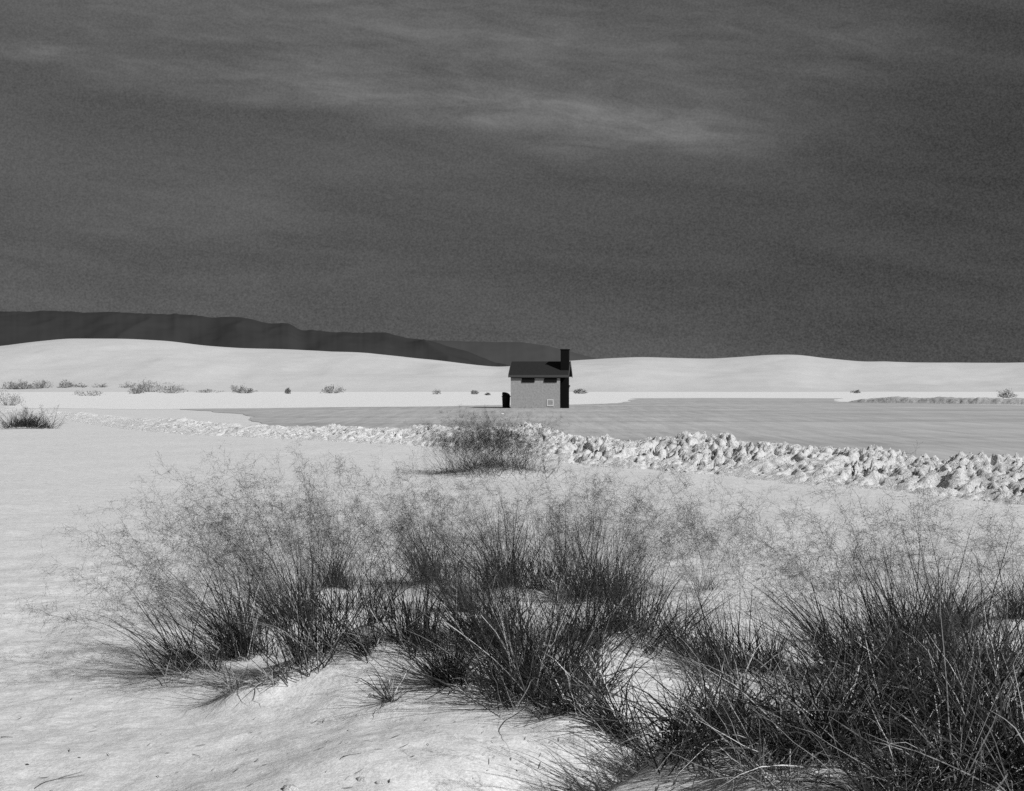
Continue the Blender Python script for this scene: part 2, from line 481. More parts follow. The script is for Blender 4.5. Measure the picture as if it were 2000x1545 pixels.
# ------------------------------------------------------------------ parking lot: a packed grey sheet beyond the bank
lot_outline = [(-24, 101.5), (-20, 93), (-16.5, 84), (-13.6, 74), (-11.2, 62), (-8.8, 50.5), (-2, 43.5), (0.8, 37), (2.6, 33.5), (6.6, 28), (8.6, 25), (14, 20.5), (60, 20), (140, 20), (140, 60), (70, 100),
               (44, 118), (34, 136), (33, 145), (41, 176), (32, 180), (24, 181), (15.5, 178), (12.5, 150), (10, 133), (7, 125), (4, 121), (-2, 119), (-6, 113), (-12, 110), (-18, 106)]
def sheet(name, outline, z, mat, amp=0.9):
    import mathutils
    pts = []
    n = len(outline)
    for i in range(n):
        a = np.array(outline[i], float); b = np.array(outline[(i + 1) % n], float)
        L = np.linalg.norm(b - a); k = max(2, int(L / 0.8)) if L < 60 else 20
        nrm = np.array([-(b - a)[1], (b - a)[0]]) / L
        for j in range(k):
            q = a + (b - a) * j / k
            pts.append(q + nrm * amp * float(fbm(q[0] * 0.35, q[1] * 0.2, 61, 4)))
    bm = bmesh.new()
    vs = [bm.verts.new((p[0], p[1], z)) for p in pts]
    for i in range(len(vs)):
        bm.edges.new((vs[i], vs[(i + 1) % len(vs)]))
    bmesh.ops.triangle_fill(bm, edges=bm.edges[:], use_beauty=True, use_dissolve=False)
    for f in bm.faces:
        if f.normal.z < 0: f.normal_flip()
    me = bpy.data.meshes.new(name)
    bm.to_mesh(me); bm.free()
    me.materials.append(mat)
    tag(link(name, me), kind='structure')
sheet('gypsum_flat', [(-36, 104), (-52, 130), (-90, 200), (-118, 280), (-130, 335), (0, 335), (140, 335), (125, 260), (80, 180), (52, 128), (46, 110), (30, 100), (10, 100), (-12, 103), (-26, 101)], -0.004, M_FLAT, 2.5)
sheet('parking_lot', lot_outline, 0.004, M_LOT)

# ------------------------------------------------------------------ pushed-up banks of sand along the lot
def ico_pts(sub):
    bm = bmesh.new()
    bmesh.ops.create_icosphere(bm, subdivisions=sub, radius=1.0)
    v = np.array([x.co[:] for x in bm.verts]); f = np.array([[q.index for q in t.verts] for t in bm.faces])
    bm.free()
    return v, f
ICO = ico_pts(2)
ICO1 = ico_pts(1)
def bank(name, path, heights, wf, wb, step, seed, nclod, clod, flat_top=0.0, mat=None, ra=1.0, ra_end=None):
    rg = np.random.default_rng(seed)
    path = np.array(path, float); heights = np.array(heights, float)
    seg = np.linalg.norm(np.diff(path, axis=0), axis=1)
    s = np.concatenate([[0], np.cumsum(seg)])
    S = np.arange(0, s[-1], step)
    cx = np.interp(S, s, path[:, 0]); cy = np.interp(S, s, path[:, 1]); hh = np.interp(S, s, heights)
    k = max(3, int(4 / step))
    ker = np.hanning(2 * k + 1); ker /= ker.sum()
    pad = lambda a: np.convolve(np.concatenate([np.full(k, a[0]) + (np.arange(-k, 0) * (a[1] - a[0])), a, np.full(k, a[-1]) + np.arange(1, k + 1) * (a[-1] - a[-2])]), ker, 'valid')
    cx, cy = pad(cx), pad(cy)
    tx = np.gradient(cx); ty = np.gradient(cy); tl = np.hypot(tx, ty); tx /= tl; ty /= tl
    nxv, nyv = ty, -tx                                 # towards the camera side
    sgn = np.where(nyv > 0, -1, 1); nxv *= sgn; nyv *= sgn
    T = np.concatenate([np.linspace(-wb, 0, int(wb / step / 1.5)), np.linspace(0, wf, int(wf / step))[1:]])
    SS, TT = np.meshgrid(S, T, indexing='ij')
    e = np.where(TT > flat_top, (TT - flat_top) / (wf - flat_top), np.where(TT < 0, -TT / wb, 0))
    prof = np.clip(0.5 + 0.5 * np.cos(np.pi * np.clip(e, 0, 1)), 0, 1) ** np.where(TT > 0, 1.25, 0.9)
    lump = 1 + 0.40 * fbm(SS * 0.55, TT * 0.7, seed, 3) + 0.25 * vnoise(SS * 1.6, TT * 1.2, seed + 5)
    rid = lambda f, sd: (0.5 - np.abs(vnoise(SS * f + 0.9 * TT * f, TT * f * 1.1, sd)) * 2)
    w1 = 0.55 * fbm(SS * 0.9, TT * 0.9, seed + 81, 3); w2 = 0.55 * fbm(SS * 0.9 + 40, TT * 0.9, seed + 83, 3)
    SW = SS + w1 + 0.45 * TT; TW = TT + w2
    am = np.clip(0.95 + 1.7 * fbm(SS * 0.45, TT * 0.6, seed + 95, 3), 0.35, 1.6)
    rough = 0.15 * fbm(SW * 0.9, TW * 1.2, seed + 85, 3, 0.6) + am * 0.075 * fbm(SW * 4.2, TW * 4.4, seed + 86, 2, 0.5) + am * 0.12 * fbm(SW * 9.0, TW * 9.0, seed + 90, 4, 0.7) + 0.07 * rid(3.4, seed + 87) * (0.5 + fbm(SW * 0.8, TW * 0.8, seed + 88, 2))
    env = np.clip(prof * 2.2, 0, 1)
    H = hh[:, None]
    pit = np.maximum(0, fbm(SS * 2.3 + TT * 1.3, TT * 2.6, seed + 71, 3, 0.6) - 0.20) * np.clip(prof * 3, 0, 1)
    if ra_end is not None:
        ra = (ra + (ra_end - ra) * sstep(SS, 26, 48))
    Z = H * prof * lump + (rough * env * ra - 0.55 * pit * ra) * np.minimum(1, H / 0.6) ** 1.3 - 0.06
    X = cx[:, None] + nxv[:, None] * TT; Y = cy[:, None] + nyv[:, None] * TT
    X = X + 0.13 * fbm(SS * 3, TT * 3, seed + 31, 3) * env; Y = Y + 0.13 * fbm(SS * 3, TT * 3, seed + 33, 3) * env
    V0 = np.stack([X, Y, Z], -1).reshape(-1, 3)
    a, b = X.shape
    id_ = np.arange(a * b).reshape(a, b)
    tri1 = np.stack([id_[:-1, :-1], id_[1:, :-1], id_[1:, 1:]], -1).reshape(-1, 3)
    tri2 = np.stack([id_[:-1, :-1], id_[1:, 1:], id_[:-1, 1:]], -1).reshape(-1, 3)
    vs = [V0]; fs = [tri1, tri2]; off = len(V0)
    iv, if_ = ICO1
    for _ in range(nclod):
        i = rg.integers(0, a); j = rg.integers(int(b * 0.2), int(b * 0.9))
        if H[i, 0] < 0.12: continue
        r = clod * (0.3 + 1.1 * rg.random() ** 5) * (0.5 + 0.5 * min(1, H[i, 0] / 0.6))
        sc_ = r * (0.5 + 0.9 * rg.random(3)); sc_[2] *= 0.7
        nz = 0.7 + 0.6 * rg.random(len(iv))
        an = rg.random() * 6.3; ca, sa = math.cos(an), math.sin(an)
        q = iv * nz[:, None] * sc_
        q = np.stack([q[:, 0] * ca - q[:, 1] * sa, q[:, 0] * sa + q[:, 1] * ca, q[:, 2]], -1)
        vs.append(q + np.array([X[i, j], Y[i, j], Z[i, j] + r * 0.05])); fs.append(if_ + off); off += len(iv)
    me = mesh_np(name, np.concatenate(vs), np.concatenate(fs), mat or M_BERM, False)
    return tag(link(name, me), kind='structure')
def crest(lst):
    P = []; Hh = []
    for (x, yb, yt, back) in lst:
        X, Y = flat(x, yb)
        Y2 = Y + back; X2 = (x - 1000) / F * Y2
        P.append((X2, Y2)); Hh.append(max(0.0, EYE - (yt - YH) / F * Y2) if yt else 0.0)
    return P, Hh
P, Hh = crest([(2500, 1010, 905, 1.2), (2230, 992, 893, 1.2), (2000, 968, 878, 1.2), (1850, 952, 872, 1.2), (1700, 938, 864, 1.2), (1550, 925, 856, 1.2), (1450, 917, 850, 1.2), (1370, 912, 841, 1.2), (1280, 907, 848, 1.2),
               (1200, 902, 848, 1.2), (1160, 895, 851, 1.2), (1120, 890, 850, 1.2), (1050, 880, 824, 1.2), (980, 874, 830, 1.2), (850, 864, 819, 1.2), (720, 858, 814, 1.2), (600, 853, 812, 1.2), (500, 850, 810, 1.2),
               (400, 842, 806, 1.2), (300, 832, 802, 1.2), (200, 820, 797, 1.2), (100, 810, 791, 1.2), (20, 803, 787, 1.2)])
bank('sand_bank', P, [0.90 * h * (0.88 if x > 5.5 else 0.92 if x > -4 else 0.62 if x > -14 else 0.5) for h, (x, _) in zip(Hh, P)], 3.3, 1.6, 0.036, 101, 3600, 0.045, 0.0, None, 1.15, 0.32)
P2 = [(33.3, 138), (34.5, 135.2), (37.5, 131.5), (42, 126), (50, 118), (70, 105)]
bank('low_sand_ledge', P2, [0.10, 0.52, 0.55, 0.55, 0.55, 0.55], 1.6, 9.0, 0.12, 131, 60, 0.14, 0.3, M_CRUST, 0.30)

# ------------------------------------------------------------------ dunes and mountains
def ridge(name, prof, depth_c, depth_f, depth_b, mat, rows, seed, noise_amp, noise_f, cols, rough=0.0, zlow=-2.0, jag=0.0):
    prof = np.array(prof, float)
    us = np.linspace(prof[0, 0], prof[-1, 0], cols)
    k = 6
    yv = np.interp(us, prof[:, 0], prof[:, 1])
    ker = np.hanning(2 * k + 3)[1:-1]; ker /= ker.sum()
    yv = np.convolve(np.concatenate([np.full(k, yv[0]), yv, np.full(k, yv[-1])]), ker, 'valid')
    if jag:
        yv = yv + jag * fbm(us * 0.02, us * 0 + 3.1, seed + 3, 5, 0.62)
    zc = EYE + (YH - yv) / F * depth_c
    t = np.concatenate([np.linspace(0, 1, rows), 1 + np.linspace(0, 1, rows // 3)[1:]])
    dist = np.where(t <= 1, depth_f + (depth_c - depth_f) * t, depth_c + (depth_b - depth_c) * (t - 1))
    tt = np.where(t <= 1, t, 2 - t)
    s = tt ** 1.25 * (1 - 0.25 * tt ** 3) / 0.75
    Uu, D = np.meshgrid((us - 1000) / F, dist)
    Z = zlow + (zc[None, :] - zlow) * s[:, None]
    X = Uu * D; Y = D
    nz = fbm(X * noise_f, Y * noise_f * 1.0, seed, 5, 0.5)
    Z = Z + noise_amp * nz * (np.sin(np.pi * np.clip(tt, 0, 1)) + 0.05)[:, None]
    if rough:
        cr = rough * (0.5 - 2 * np.abs(fbm(X * noise_f * 0.8 , Y * noise_f * 0.25, seed + 7, 4)))
        Z = Z + cr * np.sin(np.pi * np.clip(tt, 0, 1))[:, None]
    a, b = Z.shape
    id_ = np.arange(a * b).reshape(a, b)
    f = np.stack([id_[:-1, :-1], id_[:-1, 1:], id_[1:, 1:], id_[1:, :-1]], -1).reshape(-1, 4)
    me = mesh_np(name, np.stack([X, Y, Z], -1).reshape(-1, 3), f, mat, True)
    return tag(link(name, me), kind='structure')
DUNE = [(-900, 700), (-500, 690), (-200, 690), (0, 676), (60, 668), (130, 661), (250, 662), (330, 666), (400, 675), (470, 680), (560, 682), (700, 690), (850, 703), (930, 713), (975, 717),
        (1040, 711), (1115, 704), (1200, 699), (1250, 697), (1310, 699), (1390, 701), (1450, 697), (1500, 693), (1560, 693), (1610, 700), (1680, 707), (1800, 710), (2000, 711), (2300, 705), (2900, 714)]
ridge('dunes', DUNE, 430, 310, 560, M_DUNE, 70, 201, 3.4, 0.014, 700, 0.9, -0.6)
MNT = [(-1500, 640), (-700, 600), (-200, 604), (0, 607), (60, 609), (85, 607), (150, 612), (250, 611), (310, 617), (345, 612), (420, 621), (490, 622), (530, 633), (560, 632), (582, 644), (680, 648), (760, 650), (800, 661), (850, 668), (900, 684), (1000, 716), (1100, 740), (1200, 752)]
ridge('mountains', MNT, 11000, 8000, 14000, M_MOUNT, 70, 221, 60, 0.0011, 900, 95, -60, 4.0)
MNT2 = [(300, 690), (500, 672), (700, 662), (850, 665), (930, 667), (1030, 669), (1070, 676), (1110, 684), (1150, 696), (1190, 706), (1400, 716), (1700, 722), (2100, 734), (2600, 750)]
ridge('far_mountains', MNT2, 17000, 14500, 20000, M_MOUNT2, 50, 231, 40, 0.0009, 700, 60, -60, 2.0)

# ------------------------------------------------------------------ the toilet building and its bin
def bx(bm, x0, y0, z0, x1, y1, z1):
    r = bmesh.ops.create_cube(bm, size=1.0)
    for v in r['verts']:
        v.co = Vector(((v.co.x + .5) * (x1 - x0) + x0, (v.co.y + .5) * (y1 - y0) + y0, (v.co.z + .5) * (z1 - z0) + z0))
    return r['verts']
def bobj(name, bm, mat, parent=None, bevel=0.0):
    if bevel:
        bmesh.ops.bevel(bm, geom=bm.edges[:], offset=bevel, segments=2, affect='EDGES', profile=0.5)
    bmesh.ops.recalc_face_normals(bm, faces=bm.faces[:])
    me = bpy.data.meshes.new(name)
    bm.to_mesh(me); bm.free()
    me.materials.append(mat)
    return link(name, me, parent)
BX, BY = flat(997.5, 797.5)
BROT = R(-6.5)
bld = empty('toilet_building', (BX, BY, 0.005), 'small gabled toilet building with pale walls and a tall black vent chimney', 'building', None, BROT)
W, D, WH, RZ = 3.66, 3.4, 2.42, 3.36
EV = 0.16            # eave overhang
OL, OR_ = 0.13, 0.62 # overhang at the left and right ends
bm = bmesh.new()
# walls as one shell: box with gable ends
pr = [(0, 0), (D, 0), (D, WH), (D / 2, RZ - 0.10), (0, WH)]
vl = [bm.verts.new((0, y, z)) for y, z in pr]; vr = [bm.verts.new((W, y, z)) for y, z in pr]
bm.faces.new(vl); bm.faces.new(vr[::-1])
for i in range(5):
    bm.faces.new((vl[i], vl[(i + 1) % 5], vr[(i + 1) % 5], vr[i]))
bobj('wall', bm, M_WALL, bld)
bm = bmesh.new()
bx(bm, -0.06, -0.06, -0.10, W + 0.06, D + 0.06, 0.02)
bobj('base_slab', bm, M_HATCH, bld)
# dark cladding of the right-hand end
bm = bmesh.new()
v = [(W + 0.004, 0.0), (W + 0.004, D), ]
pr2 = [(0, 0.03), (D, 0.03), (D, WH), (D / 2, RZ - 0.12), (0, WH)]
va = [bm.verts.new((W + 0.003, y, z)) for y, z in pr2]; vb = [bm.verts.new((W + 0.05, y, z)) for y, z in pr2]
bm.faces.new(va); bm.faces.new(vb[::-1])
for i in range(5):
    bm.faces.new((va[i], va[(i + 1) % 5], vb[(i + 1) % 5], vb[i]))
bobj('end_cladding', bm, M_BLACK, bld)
# roof: two slabs
slope = (RZ - WH) / (D / 2)
def slab(side):
    bm = bmesh.new()
    y_e = -EV if side < 0 else D + EV
    z_e = WH - EV * slope
    th = 0.13
    a = [(y_e, z_e), (D / 2, RZ), (D / 2, RZ + th), (y_e, z_e + th)]
    A = [bm.verts.new((-OL, y, z)) for y, z in a]; B = [bm.verts.new((W + OR_, y, z)) for y, z in a]
    bm.faces.new(A); bm.faces.new(B[::-1])
    for i in range(4):
        bm.faces.new((A[i], A[(i + 1) % 4], B[(i + 1) % 4], B[i]))
    return bm
m_ = slab(-1); me_tmp = bpy.data.meshes.new('t'); m_.to_mesh(me_tmp); m_.free()
m2 = slab(1); m2.from_mesh(me_tmp); bpy.data.meshes.remove(me_tmp)
roof = bobj('roof', m2, M_ROOF, bld)
def rake(xa, xb):
    bm = bmesh.new()
    for side in (-1, 1):
        y_e = -EV - 0.02 if side < 0 else D + EV + 0.02
        z_e = WH - (EV + 0.02) * slope
        a = [(y_e, z_e - 0.05), (D / 2, RZ - 0.05), (D / 2, RZ + 0.155), (y_e, z_e + 0.155)]
        A = [bm.verts.new((xa, y, z)) for y, z in a]; B = [bm.verts.new((xb, y, z)) for y, z in a]
        bm.faces.new(A); bm.faces.new(B[::-1])
        for i in range(4):
            bm.faces.new((A[i], A[(i + 1) % 4], B[(i + 1) % 4], B[i]))
    return bm
bobj('rake_board', rake(-OL - 0.04, -OL - 0.002), M_TRIM, roof)
bobj('rake_board', rake(W + OR_ + 0.002, W + OR_ + 0.05), M_TRIM, roof)
bm = bmesh.new()
bx(bm, -OL, -EV - 0.03, WH - EV * slope - 0.05, W + OR_, -EV - 0.004, WH - EV * slope + 0.125)
bobj('eave_board', bm, M_TRIM, roof)
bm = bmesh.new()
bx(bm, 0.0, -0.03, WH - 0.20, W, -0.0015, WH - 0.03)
bobj('eave_shade_strip', bm, M_VENT, bld)  # dark strip added as painted eave shade, borrowing the vent colour
# louvre vents high in the wall, under the eave
for x0 in (0.83, 2.48):
    bm = bmesh.new()
    bx(bm, x0, -0.05, WH - 0.50, x0 + 0.95, -0.002, WH - 0.203)
    lv = bobj('louvre_vent', bm, M_VENT, bld)
    bm = bmesh.new()
    for k in range(4):
        z = WH - 0.48 + k * 0.065
        vv = bx(bm, x0 + 0.03, -0.075, z, x0 + 0.92, -0.052, z + 0.03)
    bobj('slats', bm, M_VENT, lv)
# access hatch
bm = bmesh.new()
bx(bm, 2.76, -0.02, 0.24, 3.12, -0.002, 0.60)
ht = bobj('access_hatch', bm, M_HATCH, bld)
bm = bmesh.new()
hx0, hx1, hz0, hz1, t_ = 2.68, 3.18, 0.17, 0.66, 0.07
bx(bm, hx0, -0.035, hz0, hx1, -0.003, hz0 + t_); bx(bm, hx0, -0.035, hz1 - t_, hx1, -0.003, hz1)
bx(bm, hx0, -0.035, hz0 + t_, hx0 + t_, -0.003, hz1 - t_); bx(bm, hx1 - t_, -0.035, hz0 + t_, hx1, -0.003, hz1 - t_)
bobj('hatch_frame', bm, M_FRAME, ht)
bm = bmesh.new(); bx(bm, 3.07, -0.035, 0.40, 3.10, -0.021, 0.46)
bobj('latch', bm, M_VENT, ht)
# vent shaft up the end wall, through the roof, with a chimney above
CY0, CY1 = 0.50, 1.15
bm = bmesh.new(); bx(bm, W + 0.052, CY0, 0.0, W + 0.59, CY1, 3.2)
bobj('vent_shaft', bm, M_BLACK, bld, 0.012)
bm = bmesh.new(); bx(bm, W + 0.0, CY0 - 0.035, 2.78, W + 0.61, CY1 + 0.035, 4.30)
ch = bobj('chimney', bm, M_BLACK, bld, 0.012)
bm = bmesh.new(); bx(bm, W - 0.03, CY0 - 0.06, 4.302, W + 0.66, CY1 + 0.06, 4.38)
bobj('chimney_cap', bm, M_BLACK, ch, 0.01)
bm = bmesh.new()
bx(bm, W + 0.06, 2.2, 0.03, W + 0.10, 3.1, 2.1)
dr = bobj('door', bm, M_VENT, bld)
bm = bmesh.new(); bx(bm, W + 0.102, 2.28, 0.98, W + 0.16, 2.32, 1.12)
bobj('handle', bm, M_BLACK, dr)
bm = bmesh.new()
bx(bm, W + 0.592, 0.62, 1.60, W + 0.70, 0.78, 1.70)
bx(bm, W + 0.592, 0.66, 1.48, W + 0.64, 0.74, 1.60)
bobj('lamp_bracket', bm, M_BLACK, bld, 0.006)

def trash_bin():
    X, Y = flat(988.5, 797.0)
    o = empty('trash_bin', (X, Y, 0.005), 'black trash bin with a hooded lid standing left of the toilet building', 'trash bin')
    def ring(bm, r0, r1, z0, z1, n=28):
        a = [bm.verts.new((r0 * math.cos(2 * math.pi * i / n), r0 * math.sin(2 * math.pi * i / n), z0)) for i in range(n)]
        b = [bm.verts.new((r1 * math.cos(2 * math.pi * i / n), r1 * math.sin(2 * math.pi * i / n), z1)) for i in range(n)]
        for i in range(n):
            bm.faces.new((a[i], a[(i + 1) % n], b[(i + 1) % n], b[i]))
        return a, b
    bm = bmesh.new()
    a, b = ring(bm, 0.285, 0.275, 0.0, 0.03); bm.faces.new(a[::-1])
    ring(bm, 0.275, 0.28, 0.03, 0.30); ring(bm, 0.28, 0.29, 0.30, 0.32); ring(bm, 0.29, 0.285, 0.32, 0.34)
    ring(bm, 0.285, 0.295, 0.34, 0.60); ring(bm, 0.295, 0.305, 0.60, 0.62); ring(bm, 0.305, 0.30, 0.62, 0.64)
    a, b = ring(bm, 0.30, 0.305, 0.64, 0.84); bm.faces.new(b)
    bmesh.ops.remove_doubles(bm, verts=bm.verts[:], dist=0.0005)
    bobj('can', bm, M_BIN, o)
    bm = bmesh.new()
    a, b = ring(bm, 0.345, 0.345, 0.842, 0.90); bm.faces.new(a[::-1]); bm.faces.new(b)
    bobj('rim', bm, M_BIN, o)
    # hood: upright opening on the left, rounded back on the right
    bm = bmesh.new()
    n = 12; prof = [(-0.28, 0.902)] + [(-0.28, 1.17)] + [(-0.20 + 0.50 * math.sin(math.pi / 2 * i / n), 0.90 + 0.29 * math.cos(math.pi / 2 * i / n)) for i in range(n + 1)]
    prof[-1] = (0.30, 0.902)
    A = [bm.verts.new((x, -0.24, z)) for x, z in prof]; B = [bm.verts.new((x, 0.24, z)) for x, z in prof]
    bm.faces.new(A[::-1]); bm.faces.new(B)
    for i in range(len(prof)):
        j = (i + 1) % len(prof)
        bm.faces.new((A[i], A[j], B[j], B[i]))
    hd = bobj('hood', bm, M_BIN, o)
    bm = bmesh.new(); bx(bm, -0.30, -0.18, 0.94, -0.284, 0.18, 1.13)
    bobj('flap', bm, M_VENT, hd)
trash_bin()

# ------------------------------------------------------------------ grass
def ribbons(P, Wd, side):
    """P (n,k,3) polylines, Wd (n,k) widths, side (n,3) -> verts, quads"""
    n, k, _ = P.shape
    off = side[:, None, :] * (Wd[:, :, None] * 0.5)
    V_ = np.stack([P - off, P + off], 2).reshape(-1, 3)
    i = np.arange(n)[:, None] * (2 * k) + np.arange(k - 1)[None, :] * 2
    f = np.stack([i, i + 1, i + 3, i + 2], -1).reshape(-1, 4)
    return V_, f
def joinrb(lst):
    vs = []; fs = []; o = 0
    for v, f in lst:
        vs.append(v); fs.append(f + o); o += len(v)
    return np.concatenate(vs), np.concatenate(fs)
def unit(a):
    return a / np.maximum(1e-9, np.linalg.norm(a, axis=-1, keepdims=True))
def side_of(d, rg):
    return unit(np.cross(d, unit(rg.normal(size=d.shape))))
def clamp_ground(P, org, eps=0.004):
    g = ground(P[..., 0] + org[0], P[..., 1] + org[1]) - org[2]
    P[..., 2] = np.maximum(P[..., 2], g + eps)
    return P
def blades(rg, n, L, rad, lean, spread, org, width=0.0036, k=7, droop=1.0, kink=0.0):
    ang = rg.random(n) * 2 * np.pi; rr = rad * rg.random(n) ** 0.6 * (1 + 0.25 * np.sin(3 * ang + org[0] * 9))
    b = np.stack([rr * np.cos(ang), rr * np.sin(ang), np.zeros(n)], -1)
    b[:, 2] = ground(b[:, 0] + org[0], b[:, 1] + org[1]) - org[2] - 0.01
    o = np.stack([np.cos(ang), np.sin(ang)], -1) * (rr / rad)[:, None] * 0.45 + rg.normal(size=(n, 2)) * 0.5
    tilt = spread * (0.3 + 1.0 * rg.random(n))[:, None] * o * 1.75 + np.array(lean)[None, :] * (0.5 + 0.8 * rg.random(n))[:, None]
    ns = max(2, n // 28)
    sub = rg.integers(0, ns, n)
    sl = rg.normal(size=(ns, 2)) * 0.22; so_ = rg.normal(size=(ns, 2)) * rad * 0.55; sf = 0.62 + 0.55 * rg.random(ns)
    tilt = tilt * 0.85 + sl[sub]
    b[:, :2] = b[:, :2] * 0.6 + so_[sub]
    b[:, 2] = ground(b[:, 0] + org[0], b[:, 1] + org[1]) - org[2] - 0.01
    d = unit(np.concatenate([tilt, np.ones((n, 1)) * (0.75 + 0.3 * rg.random((n, 1)))], 1))
    ll = L * (0.30 + 0.95 * rg.random(n) ** 1.1) * sf[sub] * 1.15
    hd = unit(np.concatenate([tilt + rg.normal(size=(n, 2)) * 0.15, np.zeros((n, 1))], 1))
    dr = droop * (0.05 + 0.55 * rg.random(n) ** 1.6) * (0.4 + spread)
    s = np.linspace(0, 1, k)
    P = b[:, None, :] + ll[:, None, None] * (d[:, None, :] * s[None, :, None]
        + dr[:, None, None] * (s ** 2.2)[None, :, None] * (hd * 0.55 - np.array([0, 0, 0.75]))[:, None, :])
    if kink:
        for i in np.nonzero(rg.random(n) < kink)[0]:
            j = int(rg.integers(2, k - 2))
            st = np.linalg.norm(P[i, 1] - P[i, 0])
            nd_ = unit(P[i, j] - P[i, j - 1] + rg.normal(size=3) * 0.9 + np.array([0, 0, -0.9]))
            P[i, j + 1:] = P[i, j] + nd_ * st * np.arange(1, k - j)[:, None]
    P = P + (rg.normal(size=(n, k, 3)) * 0.006 * s[None, :, None])
    P = clamp_ground(P, org)
    wd = width * (0.6 + 0.8 * rg.random(n))[:, None] * np.clip((1 - s ** 2.5) * 0.92 + 0.10, 0, 1)[None, :]
    return ribbons(P, wd, side_of(d, rg))
def panicles(rg, n, L, rad, lean, spread, org, nb=26, nl=7, scale=1.0, thread=1.0):
    k = 9
    ang = rg.random(n) * 2 * np.pi; rr = rad * np.sqrt(rg.random(n))
    b = np.stack([rr * np.cos(ang), rr * np.sin(ang), np.zeros(n)], -1)
    b[:, 2] = ground(b[:, 0] + org[0], b[:, 1] + org[1]) - org[2] - 0.01
    tilt = spread * rg.normal(size=(n, 2)) * 0.55 + np.array(lean)[None, :] * (0.5 + 0.8 * rg.random(n))[:, None]
    d = unit(np.concatenate([tilt, np.ones((n, 1))], 1))
    hd = unit(np.concatenate([tilt + rg.normal(size=(n, 2)) * 0.12 + np.array([[-0.12, 0]]), np.zeros((n, 1))], 1))
    ll = L * (0.62 + 0.70 * rg.random(n))
    dr = 0.10 + 0.42 * rg.random(n) ** 1.5
    s = np.linspace(0, 1, k)
    P = b[:, None, :] + ll[:, None, None] * (d[:, None, :] * s[None, :, None] + dr[:, None, None] * (s ** 2.4)[None, :, None] * (hd * 0.6 - np.array([0, 0, 0.6]))[:, None, :])
    P = clamp_ground(P, org, 0.01)
    wd = (0.0014 * thread) * (0.8 + 0.5 * rg.random(n))[:, None] * (1 - 0.62 * s)[None, :]
    out_ = [ribbons(P, wd, side_of(d, rg))]
    # branches of the open panicle
    sb = 0.50 + 0.50 * rg.random((n, nb)) ** 0.9
    fi = sb * (k - 1); i0 = np.minimum(fi.astype(int), k - 2); fr = (fi - i0)[..., None]
    ar = np.arange(n)[:, None]
    p0 = P[ar, i0] * (1 - fr) + P[ar, i0 + 1] * fr
    tg = unit(P[ar, i0 + 1] - P[ar, i0])
    rv = unit(rg.normal(size=(n, nb, 3)))
    bd = unit(tg * 0.55 + rv * 0.95)
    bl = scale * (0.05 + 0.15 * rg.random((n, nb))) * (1.15 - 0.5 * (sb - 0.46) / 0.54)
    sk = np.linspace(0, 1, 4)
    wob = rg.normal(size=(n, nb, 4, 3)) * 0.007 * sk[None, None, :, None]
    B = p0[:, :, None, :] + bl[:, :, None, None] * (bd[:, :, None, :] * sk[None, None, :, None] - np.array([0, 0, 0.22]) * (sk ** 2)[None, None, :, None]) + wob
    B = clamp_ground(B, org, 0.01)
    Bf = B.reshape(-1, 4, 3); N = len(Bf)
    wb = np.full((N, 4), 0.00085 * thread) * np.array([1.1, 1, .9, .6])[None, :]
    out_.append(ribbons(Bf, wb, side_of(bd.reshape(-1, 3), rg)))
    # branchlets, each ending in a spikelet
    fs_ = 0.25 + 0.75 * rg.random((N, nl)); ii = np.minimum((fs_ * 3).astype(int), 2); ff = (fs_ * 3 - ii)[..., None]
    ab = np.arange(N)[:, None]
    q0 = Bf[ab, ii] * (1 - ff) + Bf[ab, ii + 1] * ff
    qd = unit(bd.reshape(-1, 1, 3) * 0.5 + unit(rg.normal(size=(N, nl, 3))))
    ql = scale * (0.012 + 0.035 * rg.random((N, nl)))
    q1 = q0 + qd * ql[..., None]
    q2 = q1 + qd * (0.0045 * scale)
    Q = np.stack([q0, q1 - qd * 0.0006, q1, q2], 2).reshape(-1, 4, 3)
    wq = np.tile(np.array([[0.0006, 0.0006, 0.0022, 0.0008]]) * thread, (len(Q), 1))
    out_.append(ribbons(Q, wq, side_of(qd.reshape(-1, 3), rg)))
    return joinrb(out_)
def clump(org, L, n, rad, lean, spread, dry, npan, plen, label, cat, group, seed, name='grass_clump', width=0.0050, thread=1.0, scale=1.0, nb=26, nl=7, k=7, droop=0.6):
    rg = np.random.default_rng(seed)
    o = empty(name, org, label, cat, group)
    nd = int(n * dry); ng = n - nd
    if ng > 0:
        link('green_blades', mesh_np('green_blades', *blades(rg, ng, L, rad, lean, spread, org, width, k, droop), M_GREEN), o)
    if nd > 0:
        lst = [blades(rg, max(1, nd // 2), L * 1.0, rad, lean, spread, org, width * 0.80, k, 0.8, 0.30)]
        lst.append(blades(rg, max(1, nd - nd // 2), L * 0.7, rad * 1.1, (lean[0] * .6, lean[1] * .6 - .08), spread * 1.35, org, width * 0.9, k, 1.7))
        link('dry_blades', mesh_np('dry_blades', *joinrb(lst), M_DRY), o)
    if npan > 0:
        link('seed_heads', mesh_np('seed_heads', *panicles(rg, npan, plen, rad, lean, min(0.62, spread + 0.12), org, nb, nl, scale, thread), M_SEED), o)
    return o
G1 = 'bunchgrass clumps on the foreground mounds'
